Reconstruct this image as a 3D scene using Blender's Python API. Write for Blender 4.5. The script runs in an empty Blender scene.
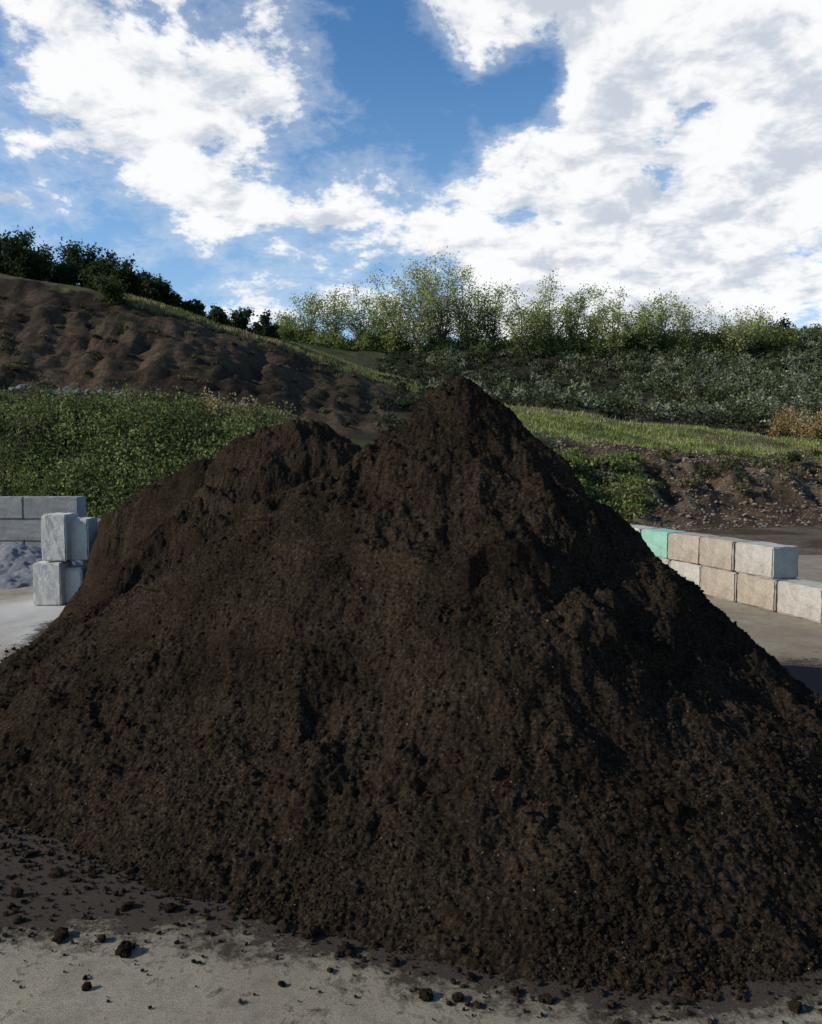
import bpy, bmesh, math, numpy as np
from mathutils import Vector, Matrix
rng=np.random.default_rng(7)
CAMZ=2.8; PX=800.0; P=math.radians(3.72); cp,sp=math.cos(P),math.sin(P)
def pdir(x,y):
    dx=(x-411)/PX; dy=(y-512)/PX
    return np.array([dx,cp-dy*sp,-sp-dy*cp])
def G(x,y):
    d=pdir(x,y); t=CAMZ/-d[2]; return d[0]*t,d[1]*t
def zat(Y,ypx):
    dy=(ypx-512)/PX
    return CAMZ+Y*(-sp-dy*cp)/(cp-dy*sp)
# ---------- noise
def _h(ix,iy,s):
    n=(ix.astype(np.int64)*374761393+iy.astype(np.int64)*668265263+s*974634777)&0xffffffff
    n=((n^(n>>13))*1274126177)&0xffffffff
    n=((n^(n>>16))*2246822519)&0xffffffff
    return ((n^(n>>15))&0xffffff)/float(0xffffff)
def vn(x,y,s=0):
    ix=np.floor(x);iy=np.floor(y);fx=x-ix;fy=y-iy
    fx=fx*fx*(3-2*fx);fy=fy*fy*(3-2*fy)
    a=_h(ix,iy,s);b=_h(ix+1,iy,s);c=_h(ix,iy+1,s);d=_h(ix+1,iy+1,s)
    return (a*(1-fx)+b*fx)*(1-fy)+(c*(1-fx)+d*fx)*fy-0.5
def fbm(x,y,o=4,s=0,g=.5):
    r=0;a=1
    for i in range(o):
        r=r+a*vn(x*(.8)-y*.6+i*17.3,x*.6+y*.8-i*9.1,s+i*31); x=x*2.03;y=y*2.03;a*=g
    return r
def sst(a,b,x):
    t=np.clip((x-a)/(b-a),0,1); return t*t*(3-2*t)
# ---------- mesh helpers
def mk(name,V,F,mats,cols=None,midx=None,smooth=True,parent=None):
    V=np.asarray(V,dtype=np.float32); me=bpy.data.meshes.new(name)
    if isinstance(F,np.ndarray): F=[F]
    me.vertices.add(len(V)); me.vertices.foreach_set('co',V.ravel())
    nl=sum(f.size for f in F); nf=sum(len(f) for f in F)
    me.loops.add(nl); me.polygons.add(nf)
    me.loops.foreach_set('vertex_index',np.concatenate([f.ravel() for f in F]).astype(np.int32))
    ls=[];o=0
    for f in F:
        ls.append(o+np.arange(len(f))*f.shape[1]); o+=f.size
    me.polygons.foreach_set('loop_start',np.concatenate(ls).astype(np.int32))
    if midx is not None: me.polygons.foreach_set('material_index',midx.astype(np.int32))
    me.polygons.foreach_set('use_smooth',np.full(nf,smooth))
    if cols is not None:
        a=me.color_attributes.new('col','FLOAT_COLOR','POINT')
        c=np.ones((len(V),4),np.float32); c[:,:3]=cols; a.data.foreach_set('color',c.ravel())
    for m in mats: me.materials.append(m)
    me.update(calc_edges=True); me.validate()
    ob=bpy.data.objects.new(name,me); bpy.context.scene.collection.objects.link(ob)
    if parent: ob.parent=parent
    return ob
def empty(name):
    e=bpy.data.objects.new(name,None); bpy.context.scene.collection.objects.link(e); return e
def grid(xs,ys,zf):
    X,Y=np.meshgrid(xs,ys); Z=zf(X,Y); nx=len(xs);ny=len(ys)
    V=np.stack([X,Y,Z],-1).reshape(-1,3)
    i=np.arange(nx*ny).reshape(ny,nx)
    F=np.stack([i[:-1,:-1],i[:-1,1:],i[1:,1:],i[1:,:-1]],-1).reshape(-1,4)
    return V,F
# ---------- materials
def mat(name):
    m=bpy.data.materials.new(name); m.use_nodes=True; nt=m.node_tree
    return m,nt,nt.nodes['Principled BSDF']
def nz(nt,sc,det=6,rough=.6,dist=0,vec=None):
    n=nt.nodes.new('ShaderNodeTexNoise'); n.inputs['Scale'].default_value=sc;n.inputs['Detail'].default_value=det
    n.inputs['Roughness'].default_value=rough;n.inputs['Distortion'].default_value=dist
    if vec is None:
        tc=nt.nodes.new('ShaderNodeTexCoord'); vec=tc.outputs['Object']
    nt.links.new(vec,n.inputs['Vector']); return n
def ramp(nt,src,stops):
    r=nt.nodes.new('ShaderNodeValToRGB'); e=r.color_ramp.elements
    while len(e)<len(stops): e.new(.5)
    for k,(p,c) in enumerate(stops):
        e[k].position=p; e[k].color=(*c,1) if len(c)==3 else c
    nt.links.new(src,r.inputs[0]); return r
def mix(nt,fac,a,b,mode='MIX'):
    m=nt.nodes.new('ShaderNodeMix'); m.data_type='RGBA'; m.blend_type=mode
    for s,v in ((m.inputs[0],fac),(m.inputs[6],a),(m.inputs[7],b)):
        if hasattr(v,'links'): nt.links.new(v,s)
        elif isinstance(v,(int,float)): s.default_value=v
        else: s.default_value=(*v,1)
    return m.outputs[2]
def mrange(nt,src,a,b,c=0.,d=1.):
    m=nt.nodes.new('ShaderNodeMapRange');m.interpolation_type='SMOOTHSTEP'
    for i,v in zip((1,2,3,4),(a,b,c,d)): m.inputs[i].default_value=v
    nt.links.new(src,m.inputs[0]);return m.outputs[0]
def bump(nt,src,st,dist,prev=None):
    b=nt.nodes.new('ShaderNodeBump'); b.inputs['Strength'].default_value=st;b.inputs['Distance'].default_value=dist
    nt.links.new(src,b.inputs['Height'])
    if prev is not None: nt.links.new(prev,b.inputs['Normal'])
    return b.outputs[0]
def g3(v): return (v,v,v)

# soil
soil,nt,b=mat('compost_soil')
n1=nz(nt,1.1,6,.65);n2=nz(nt,36,8,.8);n3=nz(nt,120,6,.7)
c=ramp(nt,n2.outputs[0],[(.34,(.009,.0064,.0043)),(.5,(.040,.028,.0187)),(.68,(.118,.087,.060))]).outputs[0]
c=mix(nt,.95,c,ramp(nt,n1.outputs[0],[(.32,g3(.5)),(.66,g3(1.3))]).outputs[0],'MULTIPLY')
sp3=ramp(nt,n3.outputs[0],[(.62,g3(0)),(.7,g3(1))]).outputs[0]
m_=nt.nodes.new('ShaderNodeMath');m_.operation='MULTIPLY';m_.inputs[1].default_value=.4;nt.links.new(sp3,m_.inputs[0])
c=mix(nt,m_.outputs[0],c,(.19,.145,.10))
nt.links.new(c,b.inputs['Base Color']); b.inputs['Roughness'].default_value=1; b.inputs['Specular IOR Level'].default_value=0
nb=bump(nt,n2.outputs[0],1,.05); nb=bump(nt,n3.outputs[0],1,.02,nb); nt.links.new(nb,b.inputs['Normal'])
chip,nt,b=mat('wood_chip'); n1=nz(nt,4)
nt.links.new(ramp(nt,n1.outputs[0],[(.35,(.10,.065,.04)),(.65,(.26,.2,.14))]).outputs[0],b.inputs['Base Color']);b.inputs['Roughness'].default_value=.9

# terrain (vertex colours + noise)
terr,nt,b=mat('terrain_soil_and_grass')
a=nt.nodes.new('ShaderNodeVertexColor');a.layer_name='col'
n1=nz(nt,.5,8,.75);n2=nz(nt,3.5,8,.8)
c=mix(nt,1,a.outputs[0],ramp(nt,n2.outputs[0],[(.3,g3(.4)),(.7,g3(1.6))]).outputs[0],'MULTIPLY')
c=mix(nt,1,c,ramp(nt,n1.outputs[0],[(.32,(.6,.58,.56)),(.68,(1.4,1.36,1.26))]).outputs[0],'MULTIPLY')
nt.links.new(c,b.inputs['Base Color']);b.inputs['Roughness'].default_value=.95;b.inputs['Specular IOR Level'].default_value=.1
nb=bump(nt,n1.outputs[0],1,1.2);nb=bump(nt,n2.outputs[0],1,.35,nb);nt.links.new(nb,b.inputs['Normal'])

# concrete yard
yard,nt,b=mat('dusty_concrete')
n1=nz(nt,.8,8,.65);n2=nz(nt,12,8,.8);n3=nz(nt,130,5,.75);n4=nz(nt,2.6,9,.75,.4)
c=ramp(nt,n1.outputs[0],[(.3,(.26,.217,.155)),(.55,(.35,.30,.22)),(.75,(.41,.36,.27))]).outputs[0]
c=mix(nt,1,c,ramp(nt,n4.outputs[0],[(.3,g3(.66)),(.65,g3(1.15))]).outputs[0],'MULTIPLY')
c=mix(nt,1,c,ramp(nt,n2.outputs[0],[(.3,g3(.65)),(.7,g3(1.22))]).outputs[0],'MULTIPLY')
c=mix(nt,1,c,ramp(nt,n3.outputs[0],[(.35,g3(.42)),(.58,g3(1.18))]).outputs[0],'MULTIPLY')
a=nt.nodes.new('ShaderNodeVertexColor');a.layer_name='col'
sx=nt.nodes.new('ShaderNodeSeparateColor');nt.links.new(a.outputs[0],sx.inputs[0])
def MT(op,x,y):
    n=nt.nodes.new('ShaderNodeMath');n.operation=op
    for i,v in enumerate((x,y)):
        if hasattr(v,'links'): nt.links.new(v,n.inputs[i])
        else: n.inputs[i].default_value=v
    return n.outputs[0]
t1=MT('MULTIPLY',MT('SUBTRACT',n4.outputs[0],.5),1.6)
t2=MT('MULTIPLY',MT('SUBTRACT',n2.outputs[0],.5),1.6)
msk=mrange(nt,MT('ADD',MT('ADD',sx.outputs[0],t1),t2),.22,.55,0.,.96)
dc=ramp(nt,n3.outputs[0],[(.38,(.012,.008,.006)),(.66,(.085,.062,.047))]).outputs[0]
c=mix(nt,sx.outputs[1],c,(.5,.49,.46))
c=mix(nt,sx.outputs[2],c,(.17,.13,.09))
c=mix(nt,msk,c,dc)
nt.links.new(c,b.inputs['Base Color']);b.inputs['Roughness'].default_value=.95;b.inputs['Specular IOR Level'].default_value=.1
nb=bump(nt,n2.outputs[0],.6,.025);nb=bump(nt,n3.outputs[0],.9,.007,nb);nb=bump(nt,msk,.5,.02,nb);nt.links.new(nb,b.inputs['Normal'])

def blockmat(name,lo,hi,stain=.5,sc=(.2,.13,.08)):
    m,nt,b=mat(name); n1=nz(nt,2.5,8,.7);n2=nz(nt,25,6,.7);n3=nz(nt,1.1,6,.8,1)
    c=ramp(nt,n1.outputs[0],[(.3,lo),(.68,hi)]).outputs[0]
    c=mix(nt,1,c,ramp(nt,n2.outputs[0],[(.3,g3(.75)),(.7,g3(1.12))]).outputs[0],'MULTIPLY')
    f=ramp(nt,n3.outputs[0],[(.5,g3(0)),(.7,g3(stain))]).outputs[0]
    c=mix(nt,f,c,sc)
    nt.links.new(c,b.inputs['Base Color']);b.inputs['Roughness'].default_value=.9
    nb=bump(nt,n2.outputs[0],.6,.03);nt.links.new(nb,b.inputs['Normal']);return m
bTan=blockmat('tan_concrete',(.25,.205,.155),(.40,.345,.27),.6)
bWhite=blockmat('pale_concrete',(.31,.29,.25),(.46,.43,.375),.6)
bGrey=blockmat('grey_concrete',(.19,.19,.185),(.29,.29,.28),.2)
bPale=blockmat('light_grey_concrete',(.46,.44,.40),(.60,.58,.53),.2,(.33,.31,.27))
bGreen=blockmat('green_painted_concrete',(.17,.36,.27),(.26,.46,.36),.4)
gravel,nt,b=mat('grey_gravel');n1=nz(nt,30,8,.8)
nt.links.new(ramp(nt,n1.outputs[0],[(.3,g3(.1)),(.7,(.34,.34,.35))]).outputs[0],b.inputs['Base Color']);b.inputs['Roughness'].default_value=.9
nt.links.new(bump(nt,n1.outputs[0],1,.05),b.inputs['Normal'])
rock,nt,b=mat('boulder_rock');n1=nz(nt,3,8,.7)
nt.links.new(ramp(nt,n1.outputs[0],[(.3,g3(.04)),(.7,(.15,.145,.14))]).outputs[0],b.inputs['Base Color']);b.inputs['Roughness'].default_value=.9
bark,nt,b=mat('bark');n1=nz(nt,6,6,.7)
nt.links.new(ramp(nt,n1.outputs[0],[(.3,(.05,.04,.03)),(.7,(.15,.125,.095))]).outputs[0],b.inputs['Base Color']);b.inputs['Roughness'].default_value=.9
leaf,nt,b=mat('foliage')
a=nt.nodes.new('ShaderNodeVertexColor');a.layer_name='col'
nt.links.new(a.outputs[0],b.inputs['Base Color']);b.inputs['Roughness'].default_value=.7;b.inputs['Specular IOR Level'].default_value=.1
tr=nt.nodes.new('ShaderNodeBsdfTranslucent');nt.links.new(a.outputs[0],tr.inputs[0])
mx=nt.nodes.new('ShaderNodeMixShader');mx.inputs[0].default_value=.42
nt.links.new(b.outputs[0],mx.inputs[1]);nt.links.new(tr.outputs[0],mx.inputs[2]);nt.links.new(mx.outputs[0],nt.nodes['Material Output'].inputs[0])

# ---------- terrain
cols_px=np.array([-400,0,150,300,430,500,575,650,822,1200],float)
T={0:[(24,None),(33,404),(44,405),(62,276),(75,272),(120,280)],
-400:[(24,None),(33,390),(44,388),(62,236),(75,230),(120,240)],
150:[(24,None),(33,414),(44,412),(63,302),(76,299),(120,322)],
300:[(25,None),(33,436),(45,436),(66,352),(80,349),(120,346)],
430:[(26,None),(35,444),(48,434),(67,396),(80,390),(118,352)],
500:[(27,None),(38,428),(56,408),(74,395),(84,388),(118,350)],
575:[(29,None),(41,436),(58,415),(74,402),(88,388),(118,350)],
650:[(31,None),(42,446),(60,426),(75,410),(90,390),(118,346)],
822:[(34,None),(44,464),(62,441),(76,420),(92,392),(120,333)],
1200:[(36,None),(44,478),(62,452),(76,415),(92,380),(122,318)]}
NY=np.array([[n[0] for n in T[int(c)]] for c in cols_px],float)
NZ=np.array([[0 if n[1] is None else zat(n[0],n[1]) for n in T[int(c)]] for c in cols_px],float)
def tinfo(X,Y):
    Ys=np.maximum(Y,15.)
    pxx=411+PX*X/Ys
    w=pxx+18*fbm(X*.05,Y*.05,3,5)
    yk=[np.interp(w,cols_px,NY[:,k]) for k in range(6)]
    zk=[np.interp(w,cols_px,NZ[:,k]) for k in range(6)]
    z=np.zeros_like(X); f=np.zeros_like(X)
    for k in range(5):
        t=(Y-yk[k])/(yk[k+1]-yk[k]); m=(t>=0)&(t<1)
        ts=.55*t+.45*t*t*(3-2*t)
        z=np.where(m,zk[k]+(zk[k+1]-zk[k])*ts,z); f=np.where(m,k+1+t,f)
    m=Y>=yk[5]; far=np.maximum(zk[5]-.06*(Y-yk[5]),-3+0*X); z=np.where(m,far,z); f=np.where(m,6+np.minimum((Y-yk[5])/50,.99),f)
    return z,f,pxx
def tz(X,Y):
    z,f,pxx=tinfo(X,Y)
    a=sst(1,1.4,f)
    left=sst(430,330,pxx)
    cut=np.where((f>3)&(f<4),np.sin(np.clip(f-3,0,1)*np.pi),0)*left
    cutr=np.where((f>1)&(f<2),np.sin(np.clip(f-1,0,1)*np.pi),0)*(1-left)
    z=z+a*(fbm(X*.12,Y*.12,4,3)*.5+fbm(X*.8,Y*.8,3,8)*.16)
    gl_=np.abs(fbm(X*.22+z*.05,Y*.05,5,11,.6))
    z=z+cut*(-gl_*1.9+.5+fbm(X*.12,z*1.8,4,23)*.7+fbm(X*1.2,Y*1.2,5,19,.75)*.28)
    z=z+cutr*(-np.abs(fbm(X*.6,Y*.2,4,12))*1.5+.25+fbm(X*1.6,Y*1.6,3,29)*.45)
    z=z+np.where(f<=1,-.012+0*X,0)
    return z
xs=np.concatenate([-np.geomspace(2500,78,26),np.arange(-75,80,.30),np.geomspace(82,2500,26)])
ys=np.concatenate([[-2000,-800,-300,-100,-40,-10,5,15,20],np.arange(22,128,.30),np.geomspace(129,3000,26)])
V,F=grid(xs,ys,tz)
X,Y=V[:,0].astype(float),V[:,1].astype(float)
_,f,pxx=tinfo(X,Y)
nA=fbm(X*.15,Y*.15,4,41);nB=fbm(X*.6,Y*.6,3,51)
C=np.tile(np.array([.12,.10,.08]),(len(X),1))
def put(mask,col):
    global C
    mask=np.clip(mask,0,1)[:,None]; C=C*(1-mask)+np.array(col)*mask
ff=f+nA*.35
left=sst(440,400,pxx)
brown=(.11,.077,.051); grass=(.17,.19,.068); dgrass=(.08,.092,.034); dry=(.2,.16,.085); dark=(.06,.042,.029)
put((f<=1)*sst(450,520,pxx)*(Y>21),(.2,.165,.13))
put((f<=1)*sst(450,520,pxx)*(Y>21)*sst(0,.25,nA+nB*.6),(.12,.085,.06))
put((ff>1.0)*(1-left),brown)
put((ff>1.0)*(ff<1.75)*(1-left)*sst(.0,.25,nB+.05),(.19,.142,.1))  # lighter tan paints the sunlit portions of the earth bank
put((ff>1.0)*sst(640,560,pxx)*(ff<1.55),dgrass)
put((ff>1.0)*(ff<3)*left,dgrass)
put((ff>2.2)*(ff<3.1)*left,(.06,.045,.03))
put((f+nA*.15>1.95)*(ff<2.9)*(1-left),grass)
put((f+nA*.15>1.95)*(ff<2.9)*(1-left)*sst(0,.25,nB+.5*nA),(.11,.11,.045))
put((ff>2.4)*(ff<3.1)*(1-left)*sst(0,.2,nB),dry)
put((ff>2.7)*(f<3.9)*left,dark)  # shade on the hill cut is put into its dark brown
put((ff>3.05)*(f<3.86)*left*sst(.05,.3,nA+nB*.4),(.115,.082,.056))  # lit patches of the cut face painted as paler brown
put((ff>3.3)*(f<3.86)*left*sst(.2,.35,nB-nA*.3),(.06,.058,.03))
put((f+nB*.12>3.9)*(ff<4.3)*left,(.16,.15,.07))
put((ff>4.4)*left,(.08,.09,.04))
put((ff>2.95)*(1-left),(.05,.046,.028))
put((ff>2.95)*(1-left)*sst(0,.25,nA+.3*nB),(.045,.034,.024))
put((ff>5.85)*(1-left),(.11,.13,.05))
put((ff>5.85)*left,(.09,.11,.045))
mk('terrain_ground',V,F,[terr],C)
def onter(x,y):
    return tz(np.atleast_1d(np.asarray(x,float)),np.atleast_1d(np.asarray(y,float)))

# ---------- compost pile
P1=(.52,8.6);P2=(-2.2,14.2);P3=(-5.0,16.9)
TH=np.radians([-180,-163.7,-136.8,-117.5,-102,-86.5,-77,-67.8,-40,0,40,90,130,160,180]);RR=np.array([5.45,4.75,4.0,3.97,3.98,4.28,4.40,4.42,4.1,3.75,3.8,4.1,5.0,6.2,5.45])
def seg(X,Y,A,B,ha,hb,sag):
    ax,ay=A;dx,dy=B[0]-ax,B[1]-ay;L=dx*dx+dy*dy
    t=np.clip(((X-ax)*dx+(Y-ay)*dy)/L,0,1)
    d=np.hypot(X-ax-t*dx,Y-ay-t*dy)
    return d,ha+(hb-ha)*t-sag*4*t*(1-t)
def cone(d,h,s=.80,r=.22):
    e=np.sqrt(d*d+r*r)-r
    return h-s*e
def smax(a,b,k=.12):
    return .5*(a+b+np.sqrt((a-b)**2+k*k))
def pile_raw(X,Y):
    wx=X+fbm(X*.55,Y*.55,3,61)*.28; wy=Y+fbm(X*.55,Y*.55,3,62)*.28
    d1=np.hypot(wx-P1[0],wy-P1[1]); th=np.arctan2(wy-P1[1],wx-P1[0]);Rr=np.interp(th,TH,RR)
    Rn=4.1+(Rr-4.1)*sst(.2,2.2,d1)   # keep the summit conical
    z=cone(d1,3.64,3.54/Rn,.12)+.14*np.exp(-(d1/.55)**4)
    d,h=seg(wx,wy,P1,P2,3.2,3.0,.6); z=smax(z,cone(d,h,.86,.2),.03)
    d2=np.hypot((wx-P2[0])*.78,wy-P2[1]); z=smax(z,cone(np.maximum(d2-.35,0),3.60,.88,.15),.03)
    d,h=seg(wx,wy,P2,P3,2.8,2.62,.1); z=smax(z,cone(d,h,.82,.3),.05)
    d,h=seg(wx,wy,P3,(-5.9,18.2),2.62,2.4,.0); z=smax(z,cone(d,h,.75,.3),.05)
    # heap is held back by the stacked blocks on its left
    Xl=np.where(wy>15.5,-6.45-.42*(wy-15.5),-6.45+.2*(15.5-wy))
    s=1.0+3.0*sst(13.4,15.0,wy)
    lim=s*(wx-Xl)+.9*np.maximum(10.5-wy,0)
    z=-smax(-z,-lim,.12)
    return z
def pile_h(X,Y):
    z=pile_raw(X,Y)
    z=z-.07*sst(.2,1,z)-.05
    th=np.arctan2(Y-P1[1],X-P1[0]); r=np.hypot(X-P1[0],Y-P1[1])
    hi=sst(.0,.6,z)
    z=np.where(z<.3,z+np.maximum(.3-z,0)**2*.4*(z>-.5),z)
    z=z+hi*sst(.1,1.3,r)*(fbm(X*.9,Y*.9,4,71)*.19)
    z=z+hi*sst(.4,1.6,r)*(fbm(th*5,r*.5,4,81)*.09)
    # soft slump crusts round the top
    q=r+fbm(X*.9+3,Y*.9,4,91,.45)*1.3+.25*np.cos(th*2+.6)
    for q0,am,w in ((.75,.13,.07),(1.5,.17,.08),(2.4,.10,.11)):
        z=z+am*((1-sst(q0-w,q0+w,q))*sst(q0-1.1,q0,q)-.35)*sst(.3,.8,z)*(.3+1.0*sst(-.2,.3,fbm(X*.7,Y*.7,2,int(q0*100))))*sst(.15,.5,r)
    q2=np.hypot(X-P2[0],Y-P2[1])+fbm(X*.8,Y*.8,3,95)*1.4
    for q0,am in ((1.4,.13),(2.3,.2),(3.1,.16)):
        z=z+am*((1-sst(q0-.12,q0+.12,q2))*sst(q0-1.0,q0,q2)-.2)*sst(.3,.9,z)*sst(9.5,11,Y)
    amp=.35+.75*sst(-.2,.3,fbm(X*.8,Y*.8,3,99))
    z=z+hi*amp*((.5-np.abs(fbm(X*1.7,Y*1.7,3,103))*2)*.09)
    z=z+amp*(fbm(X*3.4,Y*3.4,3,101)*.10+np.abs(fbm(X*7,Y*7,3,105))*.065+fbm(X*14,Y*14,3,111)*.045)
    z=z+fbm(X*30,Y*30,3,121,.75)*.030
    return z
yl=[3.3];
while yl[-1]<23: yl.append(yl[-1]+.0024*yl[-1])
V,F=grid(np.arange(-9.5,6.5,.0155),np.array(yl),pile_h)
keep=(V[F][:,:,2]>-.03).any(1); F=F[keep]
used=np.unique(F); mp=np.zeros(len(V),np.int64); mp[used]=np.arange(len(used)); V=V[used];F=mp[F]
V[:,2]=np.maximum(V[:,2],-.06)
mk('compost_pile',V,F,[soil])

# clods
def ico(sub):
    bm=bmesh.new(); bmesh.ops.create_icosphere(bm,subdivisions=sub,radius=1)
    v=np.array([q.co[:] for q in bm.verts]); f=np.array([[a.index for a in q.verts] for q in bm.faces]); bm.free(); return v,f
def scatter_lumps(name,pos,size,m,sub=1,flat=.75,smooth=False,jit=.28):
    bv,bf=ico(sub);n=len(pos)
    q=rng.normal(size=(n,4));q/=np.linalg.norm(q,axis=1)[:,None]
    w,x,y,z=q.T
    R=np.stack([1-2*(y*y+z*z),2*(x*y-z*w),2*(x*z+y*w),2*(x*y+z*w),1-2*(x*x+z*z),2*(y*z-x*w),2*(x*z-y*w),2*(y*z+x*w),1-2*(x*x+y*y)],-1).reshape(n,3,3)
    s=rng.uniform(.65,1.3,(n,1,3))
    v=bv[None]*(1+rng.uniform(-jit,jit,(n,len(bv),1)))*s
    v=np.einsum('nij,nkj->nki',R,v)*np.asarray(size)[:,None,None]
    v[:,:,2]*=flat; v+=pos[:,None,:]
    Fa=(bf[None]+np.arange(n)[:,None,None]*len(bv)).reshape(-1,3)
    return mk(name,v.reshape(-1,3),Fa,[m],smooth=smooth)
N=200000
d=rng.uniform(0,1,N)
Yc=3.9+14*d**1.9; Xc=rng.uniform(-.58,.62,N)*(Yc+.5)
h=pile_h(Xc,Yc); k=h>-.01; Xc,Yc,h=Xc[k],Yc[k],h[k]
cl=fbm(Xc*1.2,Yc*1.2,3,140); k=rng.uniform(0,1,len(Xc))<np.clip(.5+cl*1.2,.15,1); Xc,Yc,h=Xc[k],Yc[k],h[k]
sz=np.clip(rng.lognormal(math.log(.0066),.52,len(Xc)),.003,.03)
scatter_lumps('compost_crumbs',np.stack([Xc,Yc,h+sz*.15],-1),sz,soil,1)
N=7000; Xc=rng.uniform(-5.5,3.5,N);Yc=rng.uniform(3.8,12,N);h=pile_h(Xc,Yc)
pr=np.where(h>0,np.exp(-h/.4)*.35+.12*np.clip(.6+2*fbm(Xc*.8,Yc*.8,2,141),.1,2),0);k=rng.uniform(0,1,N)<pr;Xc,Yc,h=Xc[k],Yc[k],h[k]
sz=np.clip(rng.lognormal(math.log(.018),.45,len(Xc)),.008,.055)
scatter_lumps('compost_clods',np.stack([Xc,Yc,h+sz*.2],-1),sz,soil,2,jit=.22)
# spill on concrete
N=210000; Xc=rng.uniform(-7,4.5,N);Yc=rng.uniform(2.6,12,N);r=pile_raw(Xc,Yc)-.05;h=pile_h(Xc,Yc)
gl=G(40,865); st=np.exp(-(((Xc-gl[0])/1.1)**2+((Yc-gl[1])/.8)**2))
dd=np.maximum(-r-.0,0)/.8
pr=np.exp(-dd/.13)*.5+np.exp(-dd/.4)*.08+st*.3+.0016
k=(h<0.005)&(rng.uniform(0,1,N)<pr);Xc,Yc=Xc[k],Yc[k]
sz=np.clip(rng.lognormal(math.log(.0066),.68,len(Xc)),.0025,.038)
scatter_lumps('spilled_compost',np.stack([Xc,Yc,.004+sz*.45],-1),sz,soil,1)
bp=[(125,950,.06),(312,932,.055),(345,948,.045),(425,995,.042),(58,937,.035),(458,996,.03),(282,982,.022),(350,915,.04),(283,925,.045),(240,905,.03),(610,1003,.025),(515,990,.03),(548,998,.03),(18,918,.03),(395,960,.03),(330,968,.02),(200,960,.014),(675,1000,.022),(740,992,.025),(170,905,.03),(30,770,.05),(70,800,.04),(12,795,.03),(470,975,.03)]
ps=[];ss=[]
for x,y,s in bp:
    gx,gy=G(x,y+4)
    for j in range(9):
        o=rng.normal(0,.42*s,2) if j else (0,0); s2=s*(.84 if j==0 else rng.uniform(.2,.5))
        ps.append((gx+o[0],gy+o[1],.004+s2*.5+(.25*s*(rng.uniform()<.4) if j else 0))); ss.append(s2)
scatter_lumps('soil_clods',np.array(ps),np.array(ss),soil,3,smooth=False,jit=.13)
# chips
def quads(pos,size,asp=.5,up=0.):
    n=len(pos);a=rng.normal(size=(n,3));a/=np.linalg.norm(a,axis=1)[:,None]
    t=rng.normal(size=(n,3));
    t=t-(t*a).sum(1)[:,None]*a;t/=np.linalg.norm(t,axis=1)[:,None]
    s=np.asarray(size)[:,None]
    v=np.stack([pos-a*s,pos-t*s*asp+a*s*.1,pos+a*s,pos+t*s*asp+a*s*.1],1)
    return v.reshape(-1,3),np.arange(n*4).reshape(n,4)
N=3200;Yc=3.9+9*rng.uniform(0,1,N)**1.6;Xc=rng.uniform(-.55,.6,N)*Yc;h=pile_h(Xc,Yc);k=h>0;Xc,Yc,h=Xc[k],Yc[k],h[k]
v,fq=quads(np.stack([Xc,Yc,h+.006],-1),rng.uniform(.003,.011,len(Xc)),.3)
mk('wood_chips',v,fq,[chip],smooth=False)

# ---------- concrete yard sheet
def yz(X,Y): return np.full_like(X,.0)
xs=np.arange(-24,24.1,.1);ys=np.arange(-12,23.6,.1)
V,F=grid(xs,ys,yz);X,Y=V[:,0].astype(float),V[:,1].astype(float)
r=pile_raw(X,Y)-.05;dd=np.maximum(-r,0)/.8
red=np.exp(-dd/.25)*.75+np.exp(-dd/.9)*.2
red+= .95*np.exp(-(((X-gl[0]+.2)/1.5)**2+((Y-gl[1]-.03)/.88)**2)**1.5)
gr=G(805,680); red+=.75*np.exp(-(((X-gr[0])/1.4)**2+((Y-gr[1])/1.2)**2))
gw=G(10,630); grn=.6*np.exp(-(((X-gw[0])/2.2)**2+((Y-gw[1]-1)/3.5)**2)) ; gw2=G(5,775); grn+=.2*np.exp(-(((X-gw2[0])/.8)**2+((Y-gw2[1])/.5)**2))
grn*=np.clip(1+2*fbm(X*.9,Y*.5,4,150),0,1.6)
blu=.5*sst(2.5,5,X)*sst(9,11,Y)*np.clip(.7+1.8*fbm(X*.5,Y*.9,4,160),0,1)
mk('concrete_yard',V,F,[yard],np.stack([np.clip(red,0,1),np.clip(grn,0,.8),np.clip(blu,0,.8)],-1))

# ---------- blocks
def block(parent,name,origin,ang,L,D,H,z0,m,seed):
    bm=bmesh.new(); bmesh.ops.create_cube(bm,size=1)
    for v in bm.verts: v.co=Vector((v.co.x*L,v.co.y*D,v.co.z*H))
    bmesh.ops.bevel(bm,geom=bm.edges[:],offset=.025,segments=2,affect='EDGES')
    bmesh.ops.subdivide_edges(bm,edges=[e for e in bm.edges if e.calc_length()>.3],cuts=5,use_grid_fill=True)
    r=np.random.default_rng(seed)
    for v in bm.verts:
        v.co+=Vector(r.uniform(-.007,.007,3))
    me=bpy.data.meshes.new(name);bm.to_mesh(me);bm.free();me.materials.append(m)
    ob=bpy.data.objects.new(name,me);bpy.context.scene.collection.objects.link(ob)
    ob.location=(origin[0]+r.uniform(-.015,.015),origin[1],z0+H/2);ob.rotation_euler=(r.uniform(-.008,.008),r.uniform(-.006,.006),ang+r.uniform(-.03,.03));ob.parent=parent
    return ob
wall=empty('concrete_block_wall')
A=np.array([5.62,17.9]);dv=np.array([1.4,-4.3]);dv/=np.linalg.norm(dv);nrm=np.array([-dv[1],dv[0]]) # to the right
ang=math.atan2(dv[1],dv[0]);BL=1.06
k=0
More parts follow.
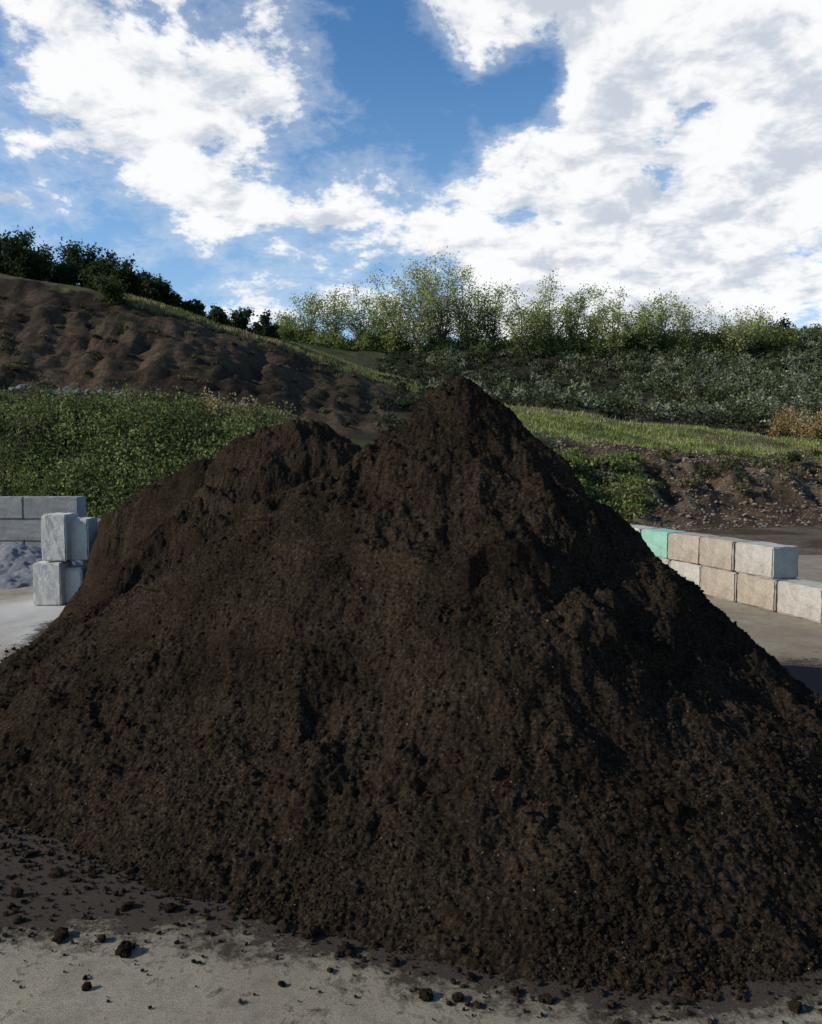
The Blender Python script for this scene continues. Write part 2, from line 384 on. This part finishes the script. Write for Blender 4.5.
for row in range(2):
    for i in range(-8,6):
        off=0 if row==0 else .93*BL
        s0=.33+i*BL+off   # start
        if row==1 and s0+BL>3.75: continue
        c=A+dv*(s0+BL/2)+nrm*.3
        if row==1: m={-2:bGreen,-3:bWhite,0:bTan,1:bWhite,-1:bTan}.get(i,bGrey if i<-3 else bTan)
        else: m=bWhite if i in(0,3,4) else (bTan if i>-2 else bGrey)
        block(wall,f'block_{k}',c,ang,BL-.02,.6,.59,.003+row*.6,m,k);k+=1
# left stack
st=empty('concrete_block_stack')
g=G(44,606)
yb=g[1]
def lb(name,pxl,pxr,ytop,h,z0,dy,dep,seed):
    y=yb+dy;xl=(pxl-411)/PX*y;xr=(pxr-411)/PX*y
    return block(st,name,((xl+xr)/2,y+dep/2),-.0,xr-xl,dep,h,z0,bPale,seed)
lb('lower_block',30,58,0,.82,.004,0,.6,201);lb('lower_key_block',59,79,0,.70,.004,.22,.5,202)
lb('upper_block',39,64,0,.90,.85,.12,.6,203);lb('upper_key_block',65,86,0,.80,.85,.34,.5,204)
# rear-left wall, three courses
rw=empty('concrete_retaining_wall')
k=0
for row in range(3):
    for i in range(9):
        x0=-21+i*1.5+(.75 if row==1 else 0)
        if x0+1.5>-8.0: continue
        block(rw,f'block_{k}',(x0+.75,21.9+ (x0+21)*.0),0,1.48,.6,.595,.003+row*.6,bGrey,300+k);k+=1
# gravel heap on the left
def gz(X,Y): 
    d=np.hypot(X+9.6,(Y-19.3)*.9); return .8-.42*d+fbm(X*1.2,Y*1.2,3,170)*.16+fbm(X*9,Y*9,3,171,.7)*.05
V,F=grid(np.arange(-13,-6.9,.04),np.arange(15.5,21.55,.04),gz)
keep=(V[F][:,:,2]>-.03).any(1);mk('gravel_pile',V,F[keep],[gravel])

# ---------- vegetation
def shrub_mass(name,cx,cy,rad,hgt,nleaf,lsize,base,var=.3,lump=.5):
    n=len(cx);cz=onter(cx,cy)
    cid=np.repeat(np.arange(n),nleaf);M=len(cid)
    d=rng.normal(size=(M,3));d/=np.linalg.norm(d,axis=1)[:,None];d[:,2]=np.abs(d[:,2])
    ph=rng.uniform(0,6.28,(n,3))
    ra=(1+lump*.5*np.sin(3*np.arctan2(d[:,1],d[:,0])+ph[cid,0])*np.sin(4*d[:,2]+ph[cid,1]))*rng.uniform(.55,1.05,M)
    p=np.stack([cx[cid]+d[:,0]*rad[cid]*ra,cy[cid]+d[:,1]*rad[cid]*ra,cz[cid]+d[:,2]*hgt[cid]*ra-.05],-1)
    v,fq=quads(p,lsize*rng.uniform(.6,1.4,M),.6)
    base=np.atleast_2d(base); bb=base[rng.integers(0,len(base),n)]*np.exp(rng.normal(0,.18,(n,1)))
    c=bb[cid]*np.exp(rng.normal(0,var,(M,1)))
    return mk(name,v,fq,[leaf],np.repeat(np.clip(c,.004,.6),4,axis=0),smooth=False)
def pick(n,px0,px1,f0,f1,ymax=130,dens=None):
    X=[];Y=[]
    while sum(len(q) for q in X)<n:
        y=rng.uniform(23,ymax,n*4);p=rng.uniform(px0,px1,n*4);x=(p-411)/PX*y
        z,f,_=tinfo(x,y);k=(f>f0)&(f<f1)&(rng.uniform(0,1,n*4)<y/ymax)
        if dens is not None: k&=rng.uniform(0,1,n*4)<dens(x,y,p,f)
        X.append(x[k]);Y.append(y[k])
    return np.concatenate(X)[:n],np.concatenate(Y)[:n]
# green bank on left
x,y=pick(420,-150,280,1.15,2.1,40)
shrub_mass('shrub_bank',x,y,rng.uniform(.5,1.4,420),rng.uniform(.3,1.3,420),330,.06,[(.11,.135,.042),(.16,.185,.06),(.05,.068,.022),(.13,.135,.06)],.3)
x,y=pick(160,480,640,1.05,1.7,42)
shrub_mass('bank_weeds',x,y,rng.uniform(.4,1.0,160),rng.uniform(.25,.6,160),220,.08,[(.12,.15,.04),(.16,.17,.06)],.3)
x,y=pick(110,-50,420,3.1,3.95,70)
shrub_mass('cut_slope_weeds',x,y,rng.uniform(.2,.7,110),rng.uniform(.12,.35,110),90,.08,[(.06,.065,.03),(.1,.085,.045),(.04,.045,.02)],.3)
# scrub on right hillside
dn=lambda x,y,p,f: np.clip(.12+ (p-470)/400 + fbm(x*.08,y*.08,3,180)*1.2,.03,1)
x,y=pick(3000,430,1050,3.5,6.05,124,dn)
shrub_mass('hillside_scrub',x,y,rng.uniform(.45,1.5,3000),rng.uniform(.5,1.8,3000),75,.16,[(.12,.135,.075),(.19,.20,.13),(.055,.07,.03),(.08,.095,.042)],.3)
x,y=pick(600,380,800,3.0,5.9,124)
shrub_mass('dark_scrub',x,y,rng.uniform(.5,1.4,600),rng.uniform(.4,1.0,600),90,.16,[(.035,.045,.02),(.05,.05,.028)],.3)
# shrubs on the earth bank, right
x,y=pick(70,640,1000,1.3,2.05,46)
shrub_mass('bank_shrubs',x,y,rng.uniform(.25,.8,70),rng.uniform(.2,.6,70),160,.08,[(.06,.07,.028),(.1,.1,.045),(.13,.11,.055)],.3)
# crest scrub
px_=rng.uniform(350,1000,190);y=rng.uniform(112,124,190);x=(px_-411)/PX*y
shrub_mass('crest_scrub',x,y,rng.uniform(.8,2.0,190),rng.uniform(.9,2.4,190)*(1+.5*(px_>720)),260,.19,[(.03,.045,.016),(.045,.06,.022)],.3)
px_=rng.uniform(268,790,230);y=rng.uniform(108,112,230);x=(px_-411)/PX*y
shrub_mass('tree_belt_undergrowth',x,y,rng.uniform(.8,1.8,230),rng.uniform(1.0,3.2,230),330,.16,[(.16,.19,.055),(.2,.23,.075),(.085,.11,.035)],.3)
# left crest scrub
px_=rng.uniform(185,280,26);y=rng.uniform(66,72,26);x=(px_-411)/PX*y
shrub_mass('ridge_bushes',x,y,rng.uniform(.3,.75,26),rng.uniform(.5,1.1,26),420,.09,[(.022,.036,.014)],.3)
# rusty bushes
px_=rng.uniform(772,835,26);y=rng.uniform(60,66,26);x=(px_-411)/PX*y
shrub_mass('dry_bushes',x,y,rng.uniform(.5,1.2,26),rng.uniform(.8,2.4,26),300,.1,[(.27,.18,.075),(.23,.17,.08)],.25)
px_=rng.uniform(205,262,18);y=rng.uniform(32,35,18);x=(px_-411)/PX*y
shrub_mass('dry_weeds',x,y,rng.uniform(.3,.6,18),rng.uniform(.8,1.2,18),260,.06,[(.26,.2,.1)],.25)
# grass tufts
def tufts(name,x,y,h,w,base):
    n=len(x);z=onter(x,y);a=rng.uniform(0,6.28,n)
    dx=np.cos(a)*w;dy=np.sin(a)*w;l=rng.normal(0,.35,(n,2))*h[:,None]
    v=np.stack([np.stack([x-dx,y-dy,z-.03],-1),np.stack([x+dx,y+dy,z-.03],-1),np.stack([x+l[:,0],y+l[:,1],z+h],-1)],1).reshape(-1,3)
    base=np.array(base)
    cl=np.clip((fbm(x*.35,y*.35,4,190)+.45)/.9,0,.999);c=base[(cl*len(base)).astype(int)]*np.exp(rng.normal(0,.35,(n,1)))
    return mk(name,v,np.arange(3*n).reshape(n,3),[leaf],np.repeat(c,3,axis=0),smooth=False)
dg=lambda x,y,p,f: np.clip(.55+fbm(x*.5,y*.5,3,191)*2,.05,1)
x,y=pick(55000,430,950,1.93,2.95,75,dg)
tufts('terrace_grass',x,y,rng.uniform(.04,.2,55000)*(.5+rng.uniform(0,1,55000)**3*1.5),.04,[(.12,.14,.045),(.19,.22,.065),(.25,.26,.09),(.2,.23,.065),(.27,.23,.12),(.23,.18,.095)])
x,y=pick(25000,120,440,3.86,4.4,84)
tufts('ridge_grass',x,y,rng.uniform(.1,.4,25000),.06,[(.13,.14,.055),(.18,.18,.07),(.22,.19,.095)])
x,y=pick(22000,-150,310,1.1,2.2,44)
tufts('bank_grass',x,y,rng.uniform(.2,.7,22000),.025,[(.12,.15,.045),(.18,.2,.07),(.2,.19,.09)])
# boulders
n=40;px_=rng.uniform(-60,130,n);y=rng.uniform(34,39,n);x=(px_-411)/PX*y
sz=rng.uniform(.1,.34,n)
scatter_lumps('boulder_pile',np.stack([x,y,onter(x,y)+sz*.4+.6],-1),sz,rock,2,jit=.15)
n=7000;x,y=pick(n,500,950,0.0,2.0,46,lambda x,y,p,f:np.where((f<1)&(y<26),0,1.))
sz=np.clip(rng.lognormal(math.log(.035),.5,n),.015,.18)
rockb=blockmat('bank_stone',(.10,.076,.056),(.21,.163,.122),.3)
scatter_lumps('bank_stones',np.stack([x,y,onter(x,y)+sz*.2],-1),sz,rockb,1)

# trees
def tube(p0,p1,r0,r1,n=5):
    d=p1-p0;d=d/np.linalg.norm(d);a=np.cross(d,[.3,.9,.1]);a/=np.linalg.norm(a);b_=np.cross(d,a)
    t=np.arange(n)*2*np.pi/n;c=np.cos(t)[:,None]*a+np.sin(t)[:,None]*b_
    return np.concatenate([p0+c*r0,p1+c*r1])
def tree(name,x,y,H,W,base,nleaf,ls,stems=5,low=.15,spread=.35,jit=.05):
    z=float(onter(x,y)[0])-.1;o=np.array([x,y,z]);Vs=[];Fs=[];off=0
    def add(p0,p1,r0,r1):
        nonlocal off
        v=tube(p0,p1,r0,r1);Vs.append(v);i=np.arange(5);j=(i+1)%5
        Fs.append(np.stack([i,j,j+5,i+5],-1)+off);off+=10
    th=H*low;top=o+np.array([0,0,th]);add(o,top,H*.026,H*.02)
    tw=[]
    for s in range(stems):
        az=s*6.283/stems+rng.uniform(-.5,.5);tl=rng.uniform(.25,1)*spread if s else .05
        p=top.copy();L=H*(1-low)*rng.uniform(.6,1.0)*(1 if s else 1.03)
        dirn=np.array([math.cos(az)*tl,math.sin(az)*tl,1.]);r=H*.012
        for k in range(7):
            dirn=dirn/np.linalg.norm(dirn);q=p+dirn*L/7;add(p,q,r,r*.78);r*=.78
            for b in range(4):
                a2=rng.uniform(0,6.283);bl=W*rng.uniform(.16,.45)*(1-.08*k)
                bd=np.array([math.cos(a2),math.sin(a2),rng.uniform(.1,1.2)]);bd/=np.linalg.norm(bd)
                e=q+bd*bl;add(q,e,r*.5,r*.14);tw.append((q,e))
            p=q;dirn=dirn+np.array([math.cos(az)*tl*.12,math.sin(az)*tl*.12,.0])+rng.normal(0,.12,3)
        tw.append((p-np.array((0,0,.1*L/7)),p))
    T0=np.array([t[0] for t in tw]);T1=np.array([t[1] for t in tw])
    tone=np.exp(rng.normal(0,.22,len(tw)))
    den=rng.uniform(.15,1,len(tw));den/=den.sum()
    i=rng.choice(len(tw),nleaf,p=den);u=rng.uniform(.1,1.1,nleaf)[:,None]
    p=T0[i]*(1-u)+T1[i]*u+rng.normal(0,1,(nleaf,3))*W*jit
    p[:,2]=np.maximum(p[:,2],z+.1)
    v,fq=quads(p,ls*rng.uniform(.6,1.4,nleaf),.6)
    c=np.array(base)[None]*tone[i][:,None]*np.exp(rng.normal(0,.25,(nleaf,1)))
    VV=np.concatenate(Vs+[v]);FF=np.concatenate(Fs+[fq+off]);nb=len(FF)-len(fq)
    CC=np.concatenate([np.full((off,3),.1),np.repeat(np.clip(c,.004,.6),4,axis=0)])
    mi=np.concatenate([np.zeros(nb),np.ones(len(fq))])
    return mk(name,VV,FF,[bark,leaf],CC,mi,smooth=False)
lg=(.26,.3,.09);lg2=(.2,.25,.075);lg3=(.3,.32,.13)
R=[(288,346,314,44,lg2),(310,347,292,50,lg2),(335,347,288,50,lg),(362,348,282,60,lg),(400,348,272,62,lg),(418,349,262,66,lg3),(442,349,258,66,lg3),(464,349,268,60,lg),(492,350,284,56,lg2),(520,350,284,56,lg),(548,350,276,58,lg),(570,350,284,44,lg2),
 (592,352,300,40,lg2),(610,350,287,52,lg),(632,349,294,50,lg),(657,347,294,54,lg),(684,345,298,58,lg3),(736,343,308,54,lg3),(756,342,312,46,lg),(474,350,292,52,lg2),(382,348,292,52,lg2),(430,350,285,60,lg2),(535,350,300,60,lg),(645,348,306,50,lg2)]
for (px_,yb_,yt,w,cc) in R:
    Y0=rng.uniform(107,115);X0=(px_-411)/PX*Y0
    Hh=zat(Y0,yt)-float(onter(X0,Y0)[0])
    tree('poplar_tree',X0,Y0,Hh,w/PX*Y0,cc,int(2600*(Hh/9)**1.2)+600,.125,stems=7,low=.05,spread=.5,jit=.05)
D=(.032,.048,.018)
R=[(2,222,40),(-22,225,44),(22,232,38),(46,243,34),(35,250,30),(88,246,40),(112,256,30),(70,262,28),(128,262,30),(146,268,32),(166,280,24),(158,276,24),(178,292,18),(198,299,15),(222,304,18),(244,308,20),(268,311,15),(12,245,34),(60,262,22),(100,266,26),(138,278,24)]
for px_,yt,w in R:
    Y0=rng.uniform(64.5,68);X0=(px_-411)/PX*Y0
    Hh=zat(Y0,yt)-float(onter(X0,Y0)[0])
    tree('oak_tree',X0,Y0,Hh,w/PX*Y0*1.15,D,int(1700*(w/24)**1.5)+400,.12,stems=6,low=.06,spread=.6,jit=.08)
X0=(117-411)/PX*60;tree('oak_tree',X0,60,zat(60,272)-float(onter(X0,60)[0]),2.6,(.06,.08,.025),2600,.1,low=.06,spread=.6,jit=.08)

# ---------- world
EL=math.radians(29)
S=Vector((-.975,-.22,0)).normalized()*math.cos(EL)+Vector((0,0,math.sin(EL)))
w=bpy.data.worlds.new('World');bpy.context.scene.world=w;w.use_nodes=True;nt=w.node_tree;nd=nt.nodes;lk=nt.links
bg=nd['Background'];sky=nd.new('ShaderNodeTexSky');sky.sky_type='NISHITA';sky.sun_disc=False
sky.sun_elevation=EL;sky.sun_rotation=math.atan2(S.x,S.y);sky.air_density=1.0;sky.dust_density=.3;sky.ozone_density=3.0
tc=nd.new('ShaderNodeTexCoord');sx=nd.new('ShaderNodeSeparateXYZ');lk.new(tc.outputs['Generated'],sx.inputs[0])
def M(op,a,b=None,c=None):
    n=nd.new('ShaderNodeMath');n.operation=op
    for i,v in enumerate((a,b,c)):
        if v is None: continue
        if hasattr(v,'links'): lk.new(v,n.inputs[i])
        else: n.inputs[i].default_value=v
    return n.outputs[0]
zz=M('ADD',M('MAXIMUM',sx.outputs[2],0.),.35)
cb=nd.new('ShaderNodeCombineXYZ');lk.new(M('DIVIDE',sx.outputs[0],zz),cb.inputs[0]);lk.new(M('DIVIDE',sx.outputs[1],zz),cb.inputs[1]);lk.new(sx.outputs[2],cb.inputs[2])
na=nz(nt,4.4,14,.66,.1,cb.outputs[0]);nb_=nz(nt,9.0,12,.6,.2,cb.outputs[0])
bias=None
def blob(x,y,wpx,amp):
    global bias
    d=pdir(x,y);d/=np.linalg.norm(d)
    v=nd.new('ShaderNodeVectorMath');v.operation='DOT_PRODUCT';lk.new(tc.outputs['Generated'],v.inputs[0]);v.inputs[1].default_value=tuple(d)
    m=nd.new('ShaderNodeMapRange');m.interpolation_type='SMOOTHSTEP';m.inputs[1].default_value=math.cos(math.atan(wpx/PX));m.inputs[2].default_value=1;m.inputs[4].default_value=amp
    lk.new(v.outputs['Value'],m.inputs[0]); bias=m.outputs[0] if bias is None else M('ADD',bias,m.outputs[0])
for q in [(411,150,900,.18),(180,50,160,.30),(100,120,120,.14),(740,10,190,.5),(790,250,240,.38),(610,250,190,.30),(430,235,150,.28),(270,240,120,.16),(600,140,80,.22),(430,85,160,-.24),(690,143,75,-.62),(490,0,80,.40),(20,165,60,.2),(380,170,70,.08),(620,50,60,.2),(40,40,70,.1)]:
    blob(*q)
dev=M('MULTIPLY',M('SUBTRACT',na.outputs[0],.5),2.2)
s_=M('SUBTRACT',M('ADD',dev,bias),.16)
mr=mrange(nt,s_,.09,.34)
thin=mrange(nt,s_,-.12,.2,0.,.24)
mr2=mrange(nt,M('ADD',nb_.outputs[0],M('MULTIPLY',s_,-.16)),.28,.48)
cc=mix(nt,mr2,(.60,.65,.73),(1.0,1.0,1.0))
skm=nd.new('ShaderNodeVectorMath');skm.operation='SCALE';skm.inputs[3].default_value=.15;lk.new(sky.outputs[0],skm.inputs[0])
hs=nd.new('ShaderNodeHueSaturation');hs.inputs['Saturation'].default_value=1.22;lk.new(skm.outputs[0],hs.inputs['Color'])
hz=mrange(nt,sx.outputs[2],.5,.1,0.,.35)
skc=mix(nt,hz,hs.outputs[0],(.46,.68,.98))
fin=mix(nt,M('MAXIMUM',M('MULTIPLY',mr,.97),thin),skc,cc)
lk.new(fin,bg.inputs[0]);bg.inputs[1].default_value=1.0
sd=bpy.data.lights.new('sun','SUN');sd.energy=5.0;sd.angle=math.radians(.5);sd.color=(1,.95,.85)
so=bpy.data.objects.new('sun',sd);bpy.context.scene.collection.objects.link(so);so.rotation_euler=S.to_track_quat('Z','Y').to_euler()
cd=bpy.data.cameras.new('camera');co=bpy.data.objects.new('camera',cd);bpy.context.scene.collection.objects.link(co)
cd.sensor_fit='VERTICAL';cd.sensor_height=36;cd.lens=PX/1024*36;cd.clip_end=6000;cd.clip_start=.05
co.location=(0,0,CAMZ);co.rotation_euler=(math.radians(90)-P,0,0);bpy.context.scene.camera=co
sc=bpy.context.scene;sc.view_settings.view_transform='Standard';sc.view_settings.look='None';sc.view_settings.exposure=0
